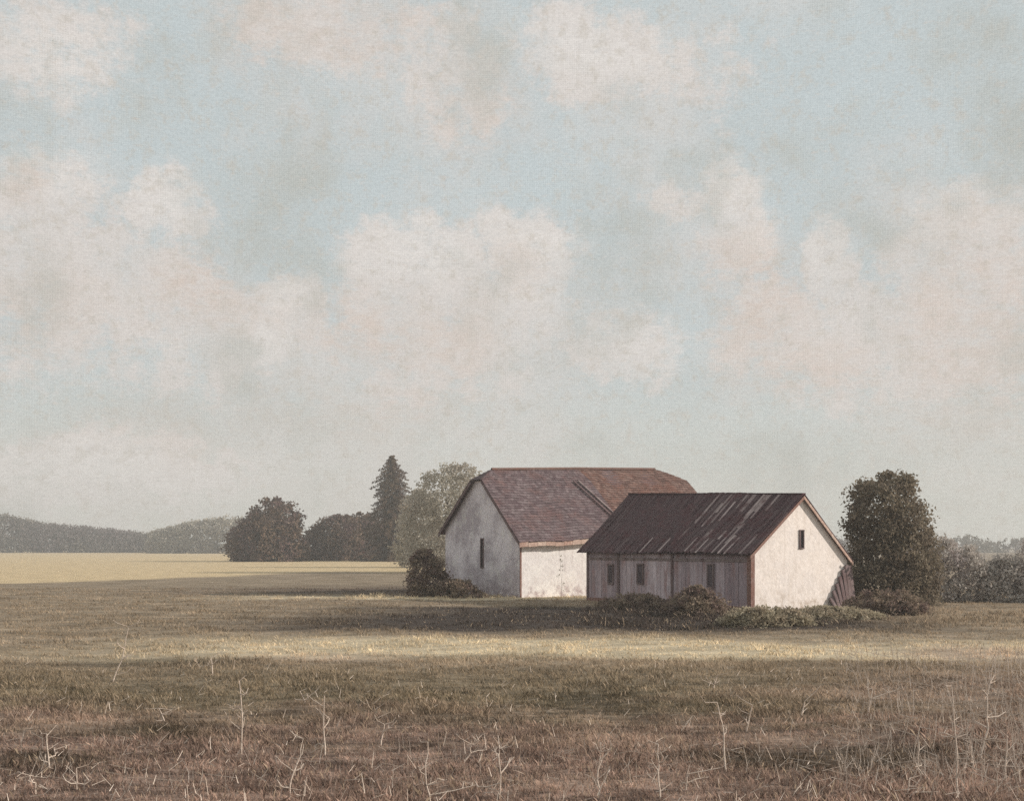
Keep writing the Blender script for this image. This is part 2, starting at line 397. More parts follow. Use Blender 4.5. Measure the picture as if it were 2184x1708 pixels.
# ------------------------------------------------------------------ grass
def blades(name, n, y0, y1, h, w, label, seed, keep=None):
    r = np.random.default_rng(seed)
    nt = n // 9
    u = r.random(nt); ty = y0 * (y1 / y0) ** (u ** .8)
    tx = (r.random(nt) * 2 - 1) * (ty * .47 + 1.5)
    th = h * r.uniform(.45, 1.25, nt) * (1 + .35 * np.sin(tx * 1.1) * np.sin(ty * .9))
    x = np.repeat(tx, 9) + r.normal(0, .10, nt * 9); y = np.repeat(ty, 9) + r.normal(0, .10, nt * 9)
    hh = np.repeat(th, 9) * r.uniform(.5, 1.1, nt * 9)
    if keep is not None:
        k = keep(x, y); x, y, hh = x[k], y[k], hh[k]
    n = len(x)
    a = r.uniform(0, 2 * np.pi, n); ww = w * r.uniform(.6, 1.3, n) * (y / y0) ** .5
    lean = r.normal(0, .38, (n, 2)) * hh[:, None] + np.array([-.10, .0]) * hh[:, None]
    z = gz(x, y) - .01
    base = np.stack([x, y, z], 1)
    dv = np.stack([np.cos(a) * ww, np.sin(a) * ww, np.zeros(n)], 1)
    mid = base + np.stack([lean[:, 0] * .35, lean[:, 1] * .35, hh * .6], 1)
    top = base + np.stack([lean[:, 0], lean[:, 1], hh], 1)
    V = np.stack([base - dv, base + dv, mid + dv * .8, top], 1)
    me = quads_mesh(name, V, r.random(n))
    o = link_mesh(name, me, M['grass']); tag(o, label, 'grass', kind='stuff'); return o
blades('meadow_grass', 150000, 10.5, 27, .10, .006, 'brown and olive rough grass growing over the near ground', 3)
def off_barn(x, y):
    def inside(x, y, O, e, g, l, w):
        s = (x - O[0]) * e[0] + (y - O[1]) * e[1]; q = (x - O[0]) * g[0] + (y - O[1]) * g[1]
        return (s > -.1) & (s < l + .1) & (q > -.1) & (q < w + .1)
    return ~(inside(x, y, (10.1, 47.8), (-.543, .84), (.84, .543), 11.5, 5.86) | inside(x, y, (.45, 60.7), (.866, .5), (-.5, .866), 16, 8.9))
blades('field_grass', 120000, 26, 75, .10, .012, 'short pale and dark grass of the middle field in front of the farm', 4, off_barn)

blades('rough_grass', 26000, 36.5, 49, .22, .014, 'longer uncut grass round the bushes before the small barn', 9,
       lambda x, y: off_barn(x, y) & (x > 2 + (y - 37) * .1) & (x < 20) & (np.sin(x * 1.3 + y) + np.sin(x * .7 - y * 1.9) > -.5) & (y > 38 + 2 * np.sin(x * .9)))
blades('rough_grass', 9000, 56, 63.5, .22, .016, 'longer uncut grass at the foot of the big barn', 10,
       lambda x, y: off_barn(x, y) & (x > -9) & (x < 3) & (y - 60.2 > -abs(x) * .3))
# ------------------------------------------------------------------ foliage
def leaves(centers, rad, per, size, r, flat=.75, droop=0.):
    n = len(centers) * per
    c = np.repeat(np.asarray(centers), per, 0); rr = np.repeat(np.asarray(rad), per)
    d = r.normal(0, 1, (n, 3)); d /= np.linalg.norm(d, axis=1)[:, None]
    p = c + d * (rr * r.random(n) ** .45)[:, None] * np.array([1, 1, flat])
    p[:, 2] -= droop * np.abs(d[:, 0]) * rr
    p[:, 2] = np.maximum(p[:, 2], .03)
    a = r.normal(0, 1, (n, 3)); a /= np.linalg.norm(a, axis=1)[:, None]
    b = np.cross(a, r.normal(0, 1, (n, 3))); b /= np.linalg.norm(b, axis=1)[:, None]
    s = size * r.uniform(.6, 1.35, n)
    a = a * s[:, None]; b = b * (s * .55)[:, None]
    return np.stack([p - a, p - b, p + a, p + b], 1)
def profile_points(prof, n, r, fill=.35, ax=0., ay=1.):
    """clump centres in a body of revolution: prof = [(z, cx, radius)]; most sit near its surface"""
    z = np.array([q[0] for q in prof]); cx = np.array([q[1] for q in prof]); rd = np.array([q[2] for q in prof])
    zz = np.linspace(z[0], z[-1], 200); w = np.interp(zz, z, rd) + .05
    cdf = np.cumsum(w); cdf /= cdf[-1]
    pz = np.interp(r.random(n), cdf, zz)
    pr = np.interp(pz, z, rd); pc = np.interp(pz, z, cx)
    th = r.uniform(0, 2 * np.pi, n)
    q = np.where(r.random(n) < fill, r.random(n) ** .5 * .8, r.uniform(.78, 1.02, n))
    return np.stack([pc + np.cos(th) * pr * q, np.sin(th) * pr * q * ay, pz], 1), pr
def tree(name, label, cat, px, d, prof_px, mat, nclump, clump, per, leaf, seed, group=None, base_py=None, trunk_r=.22, ay=1., fill=.35, trunk_top=.8, limbs=9, flat=.8, crown='crown'):
    """prof_px: rows of (py, px_centre, half width px) from the ground up, as seen at distance d"""
    r = np.random.default_rng(seed)
    x0 = (px - 1092) / F * d
    prof = [(max(EYE + (1166 - py) / F * d, .0), (pc - px) / F * d, hw / F * d) for (py, pc, hw) in prof_px]
    root = empty(name, (x0, d, 0)); tag(root, label, cat, group)
    cen, pr = profile_points(prof, nclump, r, fill, ay=ay)
    rad = clump * r.uniform(.55, 1.25, nclump) * np.clip(pr / (np.max(pr) * .55), .45, 1)
    V = leaves(cen, rad, per, leaf, r, flat)
    ct = r.random(nclump) * .7
    me = quads_mesh(crown, V, np.clip(np.repeat(ct, per) + r.random(len(V)) * .3, 0, 1))
    link_mesh(crown, me, mat, root, world=False)
    h = prof[-1][0]
    m = MB(); top = h * trunk_top
    tp = [(np.interp(z, [q[0] for q in prof], [q[1] for q in prof]) * (z / top) * .9 + .04 * math.sin(z * 2), .03 * math.cos(z * 1.7), z - .05) for z in np.linspace(0, top, 8)]
    m.tube(tp, list(np.linspace(trunk_r, trunk_r * .18, 8)), 8)
    for i in range(limbs):
        k = cen[r.integers(nclump)]
        zz = min(max(k[2] * r.uniform(.45, .8), h * .08), top * .95)
        s = np.array([np.interp(zz, [q[2] for q in tp], [q[0] for q in tp]), 0, zz])
        mid = (s * .45 + k * .55) + np.array([0, 0, .06 * h * r.random()])
        lr = trunk_r * .42 * (1 - zz / h * .6)
        m.tube([s, mid, s * .1 + k * .9], [lr, lr * .6, lr * .2], 6)
    o = m.build('trunk', M['bark'], None, True); o.parent = root
    return root

def tube_bush(*a, **k): return tree(*a, trunk_r=.07, limbs=10, trunk_top=.5, **k)

# big tree to the right of the small barn
tree('broadleaf_tree', 'tall dark olive leafy tree standing right of the cream gable', 'tree', 1905, 53,
     [(1290, 1900, 82), (1270, 1900, 90), (1220, 1902, 94), (1160, 1898, 88), (1100, 1890, 78), (1060, 1884, 70), (1030, 1892, 54), (1010, 1915, 26)],
     M['leaf_olive'], 620, .55, 46, .085, 21, trunk_r=.26, limbs=14)
# spruce
def spruce(name, label, px, d, prof_px, seed):
    r = np.random.default_rng(seed)
    x0 = (px - 1092) / F * d
    prof = [(max(EYE + (1166 - py) / F * d, 0), hw / F * d) for (py, hw) in prof_px]
    z = [q[0] for q in prof]; rd = [q[1] for q in prof]; H = z[-1]
    root = empty(name, (x0, d, 0)); tag(root, label, 'tree')
    br = MB(); cen = []; rad = []
    k = 0
    zz = .6
    while zz < H * .985:
        nb = 9; w = np.interp(zz, z, rd)
        for i in range(nb):
            th = i * 2 * math.pi / nb + k * .7 + r.uniform(-.3, .3)
            L = w * r.uniform(.5, 1.22)
            dirx, diry = math.cos(th), math.sin(th)
            st = Vector((0, 0, zz)); en = Vector((dirx * L, diry * L, zz - .22 * L + r.uniform(-.2, .2)))
            br.tube([st, st.lerp(en, .5) + Vector((0, 0, .08 * L)), en], [.05, .03, .01], 4)
            for q in np.linspace(.25, 1, max(3, int(L * 2.2))):
                c = st.lerp(en, q); cen.append((c.x, c.y, c.z + .08 * L * (1 - abs(2 * q - 1)))); rad.append(.34 + .42 * (1 - q) * min(L, 2.) * .6)
        zz += .5; k += 1
    V = leaves(cen, rad, 16, .16, r, .6)
    me = quads_mesh('crown', V, r.random(len(V))); link_mesh('crown', me, M['leaf_spruce'], root, world=False)
    br.tube([(0, 0, -.05), (0, 0, H * .5), (0, 0, H)], [.34, .2, .02], 8)
    o = br.build('trunk', M['bark'], None); o.parent = root
spruce('spruce_tree', 'dark pointed spruce towering over the hedge left of the barns', 836, 214,
       [(1197, 84), (1165, 76), (1125, 60), (1088, 50), (1062, 46), (1035, 40), (1012, 33), (994, 19), (970, 1)], 5)
# round tree with the flat-topped tuft
tree('round_tree', 'dark brown round tree with a tufted top at the far field edge', 'tree', 572, 212,
     [(1197, 570, 70), (1180, 570, 80), (1150, 570, 82), (1125, 572, 74), (1108, 582, 60), (1092, 588, 48), (1076, 586, 34), (1064, 580, 14)],
     M['leaf_brown'], 520, 1.5, 30, .30, 22, trunk_r=.4)
# trees between the round tree and the spruce
tree('hedgerow_tree', 'low brown bushy tree between the round tree and the spruce', 'tree', 705, 224,
     [(1196, 700, 60), (1170, 704, 66), (1140, 712, 56), (1116, 722, 40), (1100, 730, 18)], M['leaf_brown'], 330, 1.4, 30, .30, 23, trunk_r=.3)
tree('hedgerow_tree', 'brown bushy tree touching the left foot of the spruce', 'tree', 778, 232,
     [(1195, 778, 52), (1165, 778, 56), (1130, 776, 48), (1108, 774, 32), (1094, 770, 12)], M['leaf_brown'], 300, 1.4, 30, .30, 24, trunk_r=.3)
# pale trees behind the big barn
tree('pale_tree', 'tall pale olive tree rising behind the left gable of the big barn', 'tree', 955, 120,
     [(1210, 950, 92), (1150, 945, 86), (1090, 950, 84), (1050, 960, 76), (1015, 972, 58), (992, 975, 24)], M['leaf_pale'], 460, 1.05, 34, .16, 25, trunk_r=.3, limbs=14)
tree('pale_tree', 'pale olive bushy tree right beside the spruce on the barn side', 'tree', 905, 150,
     [(1205, 905, 56), (1160, 905, 58), (1110, 900, 48), (1070, 896, 34), (1045, 894, 12)], M['leaf_pale'], 260, 1.15, 34, .2, 26, trunk_r=.28)
# bush at the left corner of the big barn
tube_bush('leafy_bush', 'dark bush crowding the left corner of the big barn', 'bush', 918, 62.5,
     [(1273, 918, 48), (1250, 915, 46), (1220, 912, 38), (1195, 908, 30), (1172, 905, 12)], M['leaf_bush'], 150, .40, 40, .085, 27)
tube_bush('leafy_bush', 'low dark bush at the foot of the big barn gable wall', 'bush', 985, 61,
     [(1276, 985, 52), (1262, 980, 46), (1245, 972, 30), (1236, 965, 10)], M['leaf_bush'], 90, .30, 40, .075, 28)
# bushes along the plank wall of the small barn
tube_bush('leafy_bush', 'round olive bush in front of the plank wall of the small barn', 'bush', 1488, 44.5,
     [(1318, 1480, 70), (1300, 1482, 66), (1280, 1486, 50), (1262, 1490, 30), (1250, 1492, 8)], M['leaf_bush'], 150, .34, 44, .07, 29)
tube_bush('leafy_bush', 'low dark scrub below the left end of the plank wall', 'bush', 1350, 50,
     [(1300, 1350, 80), (1290, 1350, 78), (1278, 1355, 58), (1270, 1360, 20)], M['leaf_bush'], 110, .26, 40, .07, 30)
tube_bush('leafy_bush', 'wide olive shrub spreading below the cream gable', 'bush', 1640, 38.5,
     [(1352, 1640, 108), (1338, 1640, 112), (1318, 1635, 90), (1300, 1620, 44)], M['leaf_sedge'], 210, .26, 44, .06, 31, ay=.7)
tube_bush('leafy_bush', 'flat olive shrub below the lean-to corner of the gable', 'bush', 1790, 42,
     [(1340, 1790, 100), (1326, 1790, 104), (1310, 1780, 76), (1298, 1765, 34)], M['leaf_sedge'], 170, .25, 44, .065, 32, ay=.7)
tube_bush('leafy_bush', 'dark undergrowth around the foot of the tall right tree', 'bush', 1890, 46,
     [(1310, 1890, 88), (1296, 1890, 90), (1276, 1890, 70), (1262, 1890, 30)], M['leaf_bush'], 150, .30, 44, .075, 33, ay=.8)
# sapling before the white wall
tree('sapling', 'thin olive sapling growing against the white barn wall', 'sapling', 1196, 60.3,
     [(1258, 1197, 10), (1240, 1196, 9), (1215, 1195, 7), (1195, 1196, 4), (1178, 1197, 1)], M['leaf_pale'], 14, .09, 6, .045, 34, trunk_r=.008, limbs=6, trunk_top=.95)

# hedge on the right, running out of the picture
def hedge(name, label, x0, x1, y0, y1, h, w, mat, n, cr, per, leaf, seed, cat='hedge', kind=None, crest=None):
    r = np.random.default_rng(seed)
    u = r.random(n); v = r.random(n)
    hh = h * (.78 + .22 * np.sin(u * 23 + seed) * np.sin(u * 51) + .12 * np.sin(u * 11 + 2)) 
    if crest: hh = np.interp(u, *zip(*crest)) * r.uniform(.9, 1.04, n)
    th = r.uniform(0, np.pi, n)
    q = np.where(r.random(n) < .3, r.random(n) ** .5, 1)
    x = x0 + (x1 - x0) * u; y = y0 + (y1 - y0) * u + np.cos(th) * w * q
    z = np.sin(th) * hh * q
    V = leaves(np.stack([x, y, z], 1), cr * r.uniform(.6, 1.3, n), per, leaf, r, .8)
    me = quads_mesh(name if kind else 'foliage', V, np.clip(np.repeat(r.random(n) * .7, per) + r.random(len(V)) * .3, 0, 1))
    if kind:
        o = link_mesh(name, me, mat); tag(o, label, cat, kind=kind); return o
    root = empty(name, ((x0 + x1) / 2, (y0 + y1) / 2, 0)); tag(root, label, cat)
    link_mesh('foliage', me, mat, root)
    m = MB()
    for k in np.linspace(.04, .96, 12):
        p = Vector((x0 + (x1 - x0) * k, y0 + (y1 - y0) * k, -.05))
        m.tube([p, p + Vector((.1, 0, h * .4)), p + Vector((-.05, .1, h * .75))], [.07, .05, .015], 6)
    m.build('stem', M['bark'], root)
    return root
hedge('field_hedge', 'greyish brown ragged hedge running from the tall tree to the right edge', 20.3, 36, 57, 55, 3.15, 1.3, M['leaf_hedge'], 1250, .40, 34, .085, 41)
hedge('far_wood', 'far off blue grey wood whose crest falls from the left picture edge', -255, -155, 520, 540, 15, 7, M['leaf_far'], 1700, 2.3, 30, .55, 43, 'wood', 'stuff', [(0.00, 18.6), (0.20, 16.8), (0.38, 12.7), (0.60, 11.0), (0.80, 8.4), (1.00, 7.6)])
hedge('far_wood', 'far off grey green wood just left of the round tree', -152, -92, 480, 470, 13, 7, M['leaf_pale'], 900, 2.0, 30, .5, 44, 'wood', 'stuff', [(0.00, 8.2), (0.25, 12.1), (0.50, 14.1), (0.80, 14.1), (1.00, 12.9)])
hedge('far_wood', 'far off pale wood on the horizon behind the right hedge', 130, 420, 540, 520, 8, 9, M['leaf_far'], 700, 3.0, 22, .8, 45, 'wood', 'stuff')

# ------------------------------------------------------------------ barns
def V3(x, y, z): return Vector((x, y, z))
def slope_boards(mb, p0, p1, q0, q1, bw, th, tint_f, jit=.02, over=.0):
    """boards running from the eave line p0-p1 up to the ridge line q0-q1"""
    n = max(1, int((p1 - p0).length / bw))
    nrm = (p1 - p0).cross(q0 - p0).normalized()
    if nrm.z < 0: nrm = -nrm
    for i in range(n):
        a, b2 = i / n, (i + .97) / n
        l = nrm * (random.random() * jit); d = (q0 - p0).normalized() * random.uniform(-.09, .08)
        A, B, C2, D = p0.lerp(p1, a) + d, p0.lerp(p1, b2) + d, q0.lerp(q1, b2), q0.lerp(q1, a)
        cuts = [0] + sorted(random.uniform(.15, .85) for _ in range(3)) + [1]
        for k0, k1 in zip(cuts[:-1], cuts[1:]):
            k1 = min(1, k1 + .02); l = nrm * (random.random() * jit)
            a1, b1, c1_, d1_ = A.lerp(D, k0), B.lerp(C2, k0), B.lerp(C2, k1), A.lerp(D, k1)
            mb.hexa([a1 + l, b1 + l, c1_ + l, d1_ + l, a1 + l + nrm * th, b1 + l + nrm * th, c1_ + l + nrm * th, d1_ + l + nrm * th], tint_f(i / n))
def tiles(mb, quad, rows, tw, th, tint_f):
    """courses of tiles over p0-p1 (eave) to q0-q1 (ridge)"""
    p0, p1, q0, q1 = quad
    nrm = (p1 - p0).cross(q0 - p0).normalized()
    if nrm.z < 0: nrm = -nrm
    for j in range(rows):
        a, c = j / rows, min((j + 1.25) / rows, 1.0)
        L0, L1, U0, U1 = p0.lerp(q0, a), p1.lerp(q1, a), p0.lerp(q0, c), p1.lerp(q1, c)
        n = max(1, int((L1 - L0).length / tw)); off = (j % 2) * .5 / n
        for i in range(-1, n + 1):
            s, e = max(0, i / n + off), min(1, (i + .96) / n + off)
            if e - s < .002: continue
            lift = nrm * (th * 1.5 + random.uniform(0, .012)); dn = (L0 - U0).normalized() * random.uniform(-.02, .03)
            A, B, C2, D = L0.lerp(L1, s) + lift + dn, L0.lerp(L1, e) + lift + dn, U0.lerp(U1, e), U0.lerp(U1, s)
            N = nrm * th
            mb.hexa([A, B, C2, D, A + N, B + N, C2 + N, D + N], tint_f(s, a))

# --- small barn, cream gable to the right
A0 = V3(10.1, 47.8, 0); E = V3(-.543, .8397, 0).normalized(); G = V3(.8397, .543, 0).normalized()
LEN, WID = 11.5, 5.86
def S(s, q, z): return A0 + E * s + G * q + V3(0, 0, z)
barn = empty('barn', S(LEN / 2, WID / 2, 0))
tag(barn, 'small barn with dark plank roof and cream gable facing right', 'barn')
m = MB()
AP, EL, ER = 4.86, 2.52, 2.12
g0 = [S(0, 0, -.1), S(0, WID, -.1), S(0, WID, ER), S(0, WID * .5, AP), S(0, 0, EL)]
g1 = [p + E * LEN for p in g0]
m.poly(g0); m.poly(g1[::-1])
for i in range(5):
    if i == 2 or i == 3: continue
    j = (i + 1) % 5; m.poly([g0[j], g0[i], g1[i], g1[j]])
m.build('wall', M['lime_cream'], barn)
# plank side wall
m = MB(); n = 40
for i in range(n):
    s0 = .22 + (LEN - .25) * i / n; s1 = .22 + (LEN - .25) * (i + .95) / n
    sc = (s0 + s1) / 2
    tv = random.uniform(.15, .55)
    if 5.1 < sc < 6.6: tv = random.uniform(.6, .95)
    if 6.6 < sc < 8.6: tv = random.uniform(.35, .65)
    if sc < 1.4: tv = random.uniform(0, .25)
    th = random.uniform(.03, .05)
    m.box(S(s0, -.004 - th, .12 + random.random() * .06), E * (s1 - s0), G * th, V3(0, 0, EL - .22), tv)
m.build('plank_wall', M['boards'], barn)
m = MB(); m.box(S(-.02, -.10, -.05), E * (LEN + .04), G * .10, V3(0, 0, .22), .3); m.build('plinth', M['red_wood'], barn)
m = MB(); m.box(S(-.03, -.11, .0), E * .24, G * .22, V3(0, 0, EL - .02), .2); m.build('corner_post', M['red_wood'], barn)
for s in (4.95, 9.0 - .1, LEN - .12):
    m = MB(); m.box(S(s, -.10, .1), E * .15, G * .05, V3(0, 0, EL - .2), .1); m.build('wall_post', M['grey_wood'], barn)
m = MB(); m.box(S(.22, -.085, 2.06), E * (LEN - .3), G * .03, V3(0, 0, .12), .8); m.build('wall_rail', M['grey_wood'], barn)
M['mauve_shutter'] = plain_mat('mauve_shutter', (.085, .062, .072), (.14, .11, .12), (.06, .045, .05), 3)
def window(parent, O, u, up, nrm, w, h, fw=.07, frame='grey_wood', pane='dark_pane'):
    f = MB()
    f.box(O - u * (w / 2 + fw), u * fw, up * (h), nrm * .05, .3); f.box(O + u * (w / 2), u * fw, up * h, nrm * .05, .3)
    f.box(O - u * (w / 2 + fw) - up * fw, u * (w + 2 * fw), up * fw, nrm * .06, .3); f.box(O - u * (w / 2 + fw) + up * h, u * (w + 2 * fw), up * fw, nrm * .06, .3)
    fo = f.build('window', M[frame], parent)
    p = MB(); p.box(O - u * w / 2, u * w, up * h, nrm * .012, .5); po = p.build('pane', M[pane], None)
    po.parent = fo
    return fo
UP = V3(0, 0, 1)
for s, w, h, z in ((9.57, .34, .85, .95), (7.3, .36, .85, 1.0), (2.48, .30, .95, .95)):
    window(barn, S(s, -.055, z), E, UP, -G, w, h, pane='mauve_shutter')
window(barn, S(-.004, WID * .5 + .0, 2.66), G, UP, -E, .19, .74, .045)
# leaning purple boards at the right corner
m = MB()
for i in range(7):
    q = WID - 1.25 + i * .2
    hgt = .25 + 1.6 * min(1, (i + .6) / 5.2)
    m.hexa([S(-.42, q, 0), S(-.42, q + .19, 0), S(-.35, q + .19, 0), S(-.35, q, 0),
            S(-.12, q, hgt), S(-.12, q + .18, hgt + .06), S(-.03, q + .18, hgt + .06), S(-.03, q, hgt)], random.uniform(.0, .4))
m.build('leaning_boards', M['grey_wood'], barn)
# roof
RZ0, RZ1 = 5.0, 5.42
ov = .28
sl = (AP - EL) / (WID / 2)
eL0, eL1 = S(-.16, -ov, EL - .14), S(LEN + .45, -ov - .05, EL - .10)
r0, r1 = S(-.16, WID * .5, RZ0), S(LEN + .35, WID * .5, RZ1)
eR0, eR1 = S(-.16, WID + .2, ER - .10), S(LEN + .35, WID + .2, ER + .1)
def dark_tint(u):
    if random.random() < .035: return random.uniform(.3, .7)
    if .05 < u < .36 and random.random() < .17: return random.uniform(.4, 1.0)
    return random.uniform(0, .12)
m = MB()
slope_boards(m, eL0, eL1, r0, r1, .13, .035, dark_tint, .03)
slope_boards(m, eR0, eR1, r0, r1, .13, .035, dark_tint, .03)
dn = V3(0, 0, -.03)
m.poly([eL0 + dn, eL1 + dn, r1 + dn, r0 + dn], .05); m.poly([eR0 + dn, r0 + dn, r1 + dn, eR1 + dn], .05)
roof = m.build('roof', M['roof_dark'], barn)
m = MB(); m.box(r0 + V3(0, 0, .0) - G * .1, r1 - r0, G * .2, V3(0, 0, .07), .0); rc = m.build('ridge_board', M['roof_dark'], None); rc.parent = roof
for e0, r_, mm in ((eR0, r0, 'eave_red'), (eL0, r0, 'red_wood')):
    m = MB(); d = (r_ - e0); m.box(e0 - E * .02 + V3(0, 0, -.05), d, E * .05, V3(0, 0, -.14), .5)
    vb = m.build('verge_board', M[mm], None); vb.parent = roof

# --- big barn, white long wall
K0 = V3(.45, 60.7, 0); FF = V3(.866, .5, 0); GG = V3(-.5, .866, 0)
BL, BW = 14.0, 8.9
def B(f, q, z): return K0 + FF * f + GG * q + V3(0, 0, z)
big = empty('barn', B(BL / 2, BW / 2, 0))
tag(big, 'big barn behind with mauve and rust tiled roof, white front wall and shaded left gable', 'barn')
EF, EB, HZ, RZa, RZb = 3.25, 3.75, 6.5, 7.1, 7.5
qm = BW / 2
tF = (HZ - EF) / (RZa - EF); tB = (HZ - EB) / (RZa - EB)
w0 = [B(0, 0, -.1), B(0, 0, EF), B(0, qm * tF, HZ - .05), B(0, BW - (BW - qm) * tB, HZ - .05), B(0, BW, EB), B(0, BW, -.1)]
w1 = [p + FF * BL for p in w0]
m = MB(); m.poly(w0); gw = m.build('gable_wall', M['shaded_gable'], big); gw['label'] = 'gable wall with its mauve grey shade painted in'
m = MB(); m.poly(w1[::-1])
for i in (0, 4): m.poly([w0[i + 1], w0[i], w1[i], w1[i + 1]])
m.build('wall', M['lime_white'], big)
ovf = .4; oe = .28
def eaveF(f): return B(f, -ovf, EF - .30 + .45 * max(0, f) / BL)
def eaveB(f): return B(f, BW + ovf, EB - .25)
ra, rb = B(.7, qm, RZa), B(BL - 1.7, qm, RZb)
ha, hb = B(-oe, qm * tF + .1, HZ), B(BL + oe, qm * tF, HZ + .25)          # half hip corners, front
ga, gb_ = B(-oe, BW - (BW - qm) * tB - .1, HZ), B(BL + oe, BW - (BW - qm) * tB, HZ + .25)
c0, c1, d0, d1 = eaveF(-oe), eaveF(BL + oe), eaveB(-oe), eaveB(BL + oe)
def tt_(s, a): return min(1, max(0, random.gauss(.32, .25) + (.22 if random.random() < .1 else 0)))
split = .50
cm, hm_ = c0.lerp(c1, split), ha.lerp(hb, split)
mv, mr = MB(), MB()
rm = ra.lerp(rb, split)
rows1, rows2 = 23, 5
tiles(mv, (c0, cm, ha, hm_), rows1, .20, .017, tt_); tiles(mr, (cm, c1, hm_, hb), rows1, .20, .017, tt_)
tiles(mv, (ha, hm_, ra, rm), rows2, .20, .017, tt_); tiles(mr, (hm_, hb, rm, rb), rows2, .20, .017, tt_)
tiles(mv, (d0, d1, ga, gb_), 12, .5, .03, tt_); tiles(mv, (ga, gb_, ra, rb), rows2, .5, .03, tt_)
tiles(mv, (ha, ga, ra, ra + GG * .02), 5, .20, .017, tt_); tiles(mr, (hb, gb_, rb, rb + GG * .02), 5, .20, .017, tt_)
dn = V3(0, 0, -.02)
for q in ([c0, c1, hb, ha], [ha, hb, rb, ra], [d1, d0, ga, gb_], [gb_, ga, ra, rb], [ha, ra, ga], [hb, gb_, rb]):
    mv.poly([p + dn for p in q], .2)
roof2 = mv.build('roof', M['roof_mauve'], big)
rr2 = mr.build('rusty_roof', M['roof_rust'], big); rr2['label'] = 'rust brown right half of the roof'
m = MB(); m.tube([ra + V3(0, 0, .03), ra.lerp(rb, .5) + V3(0, 0, .05), rb + V3(0, 0, .03)], [.09, .09, .09], 8, .6)
x = m.build('ridge_tiles', M['roof_rust'], None); x.parent = roof2
m = MB()
for k in range(26):
    a, b2 = c0.lerp(c1, k / 26), c0.lerp(c1, (k + .97) / 26)
    m.box(a + V3(0, 0, -.20 - random.random() * .05), b2 - a, GG * .05, V3(0, 0, .21 + random.random() * .05), random.random())
m.build('eave_board', M['eave_red'], big)
m = MB(); m.box(B(-.02, -.03, 0), FF * .08, GG * .08, V3(0, 0, EF - .1), .5); m.build('corner_board', M['red_wood'], big)
for e0, r_ in ((c0, ha), (d0, ga)):
    m = MB(); m.box(e0 + V3(0, 0, -.03) - FF * .03, r_ - e0, FF * .05, V3(0, 0, -.16), .1)
    m.build('verge_board', M['grey_wood'], big)
# two battens lying down the roof where the mauve tiles meet the rust ones
nrm = (c1 - c0).cross(ha - c0).normalized(); nrm = nrm if nrm.z > 0 else -nrm
for off in (0, .35):
    m = MB(); lo = cm + FF * (off - .3) + (hm_ - cm) * .25; hi = lo + (hm_ - cm) * .72 - FF * 1.0
    m.box(lo + nrm * .06, hi - lo, FF * .09, nrm * .05, .0 if off == 0 else .9); x = m.build('roof_batten', M['grey_wood'], big)
window(big, B(-.004, qm - .2, 1.55), GG, UP, -FF, .26, 1.6, .05)

def sag(o, amp, seed):
    for v in o.data.vertices:
        x, y, z = v.co
        v.co.z += amp * (math.sin(x * .55 + seed) * math.sin(y * .43 + seed * 2) + .35 * math.sin(x * 1.7 + y * 1.1 + seed))
for o in list(barn.children) + list(big.children):
    if 'roof' in o.name or 'eave' in o.name or 'verge' in o.name:
        for q in [o] + list(o.children): sag(q, .07, 1.3)
# ------------------------------------------------------------------ paint cracks built as pale stalks in the foreground
def stalk(pts_px, branches, seed):
    """one paint crack as a stem through picture points at the distance of its foot"""
    r = random.Random(seed)
    fx, fy = pts_px[-1]; d = gdepth(fy)
    foot = at(fx, fy, d); root = empty('crack_stalk', (foot.x, d, float(gz(foot.x, d)) - .02))
    def P(px, py, k=0): 
        p = at(px, py, d); return Vector((p.x - foot.x, k, p.z - foot.z))
    m = MB(); pts = [P(x, y, r.uniform(-.05, .05)) for x, y in pts_px[::-1]]
    L = []
    for a, b2 in zip(pts[:-1], pts[1:]):
        L.append(a); 
        for q in (.33, .66): L.append(a.lerp(b2, q) + Vector((r.uniform(-.012, .012), r.uniform(-.02, .02), 0)))
    L.append(pts[-1]); L[0] = L[0] - Vector((0, 0, .05))
    n = len(L); R0 = (.0045 * d / 14 + .0025) * 1.65
    m.tube(L, [R0 * (1 - .55 * i / (n - 1)) for i in range(n)], 6, .6)
    o = m.build('stem', M['crack_stem'], None); o.parent = root
    for (bi, ddx, ddz) in branches:
        st = L[min(int(bi * (n - 1)), n - 1)]
        en = st + Vector((ddx, r.uniform(-.12, .12), ddz)) 
        mid = st.lerp(en, .5) + Vector((r.uniform(-.03, .03), 0, r.uniform(-.03, .03)))
        m = MB(); m.tube([st, mid, en], [R0 * .7, R0 * .6, R0 * .35], 6, .6)
        for q in range(2):
            s2 = mid.lerp(en, r.random()); m.tube([s2, s2 + Vector((r.uniform(-.08, .08), r.uniform(-.05, .05), r.uniform(.02, .09)))], [R0 * .45, R0 * .25], 5, .8)
        o = m.build('twig', M['crack_stem'], None); o.parent = root
    for k in range(r.randint(2, 5)):
        st = L[r.randint(n // 4, n - 1)]; sg = r.choice((-1, 1)); a = r.uniform(.05, .16) * d / 14
        en = st + Vector((sg * a, r.uniform(-.06, .06), a * r.uniform(-.2, .9))); e2 = en + Vector((sg * a * .4, 0, a * r.uniform(.1, .8)))
        m = MB(); m.tube([st, en, e2], [R0 * .4, R0 * .34, R0 * .2], 5, .6)
        o = m.build('twig', M['crack_stem'], None); o.parent = root
    return root
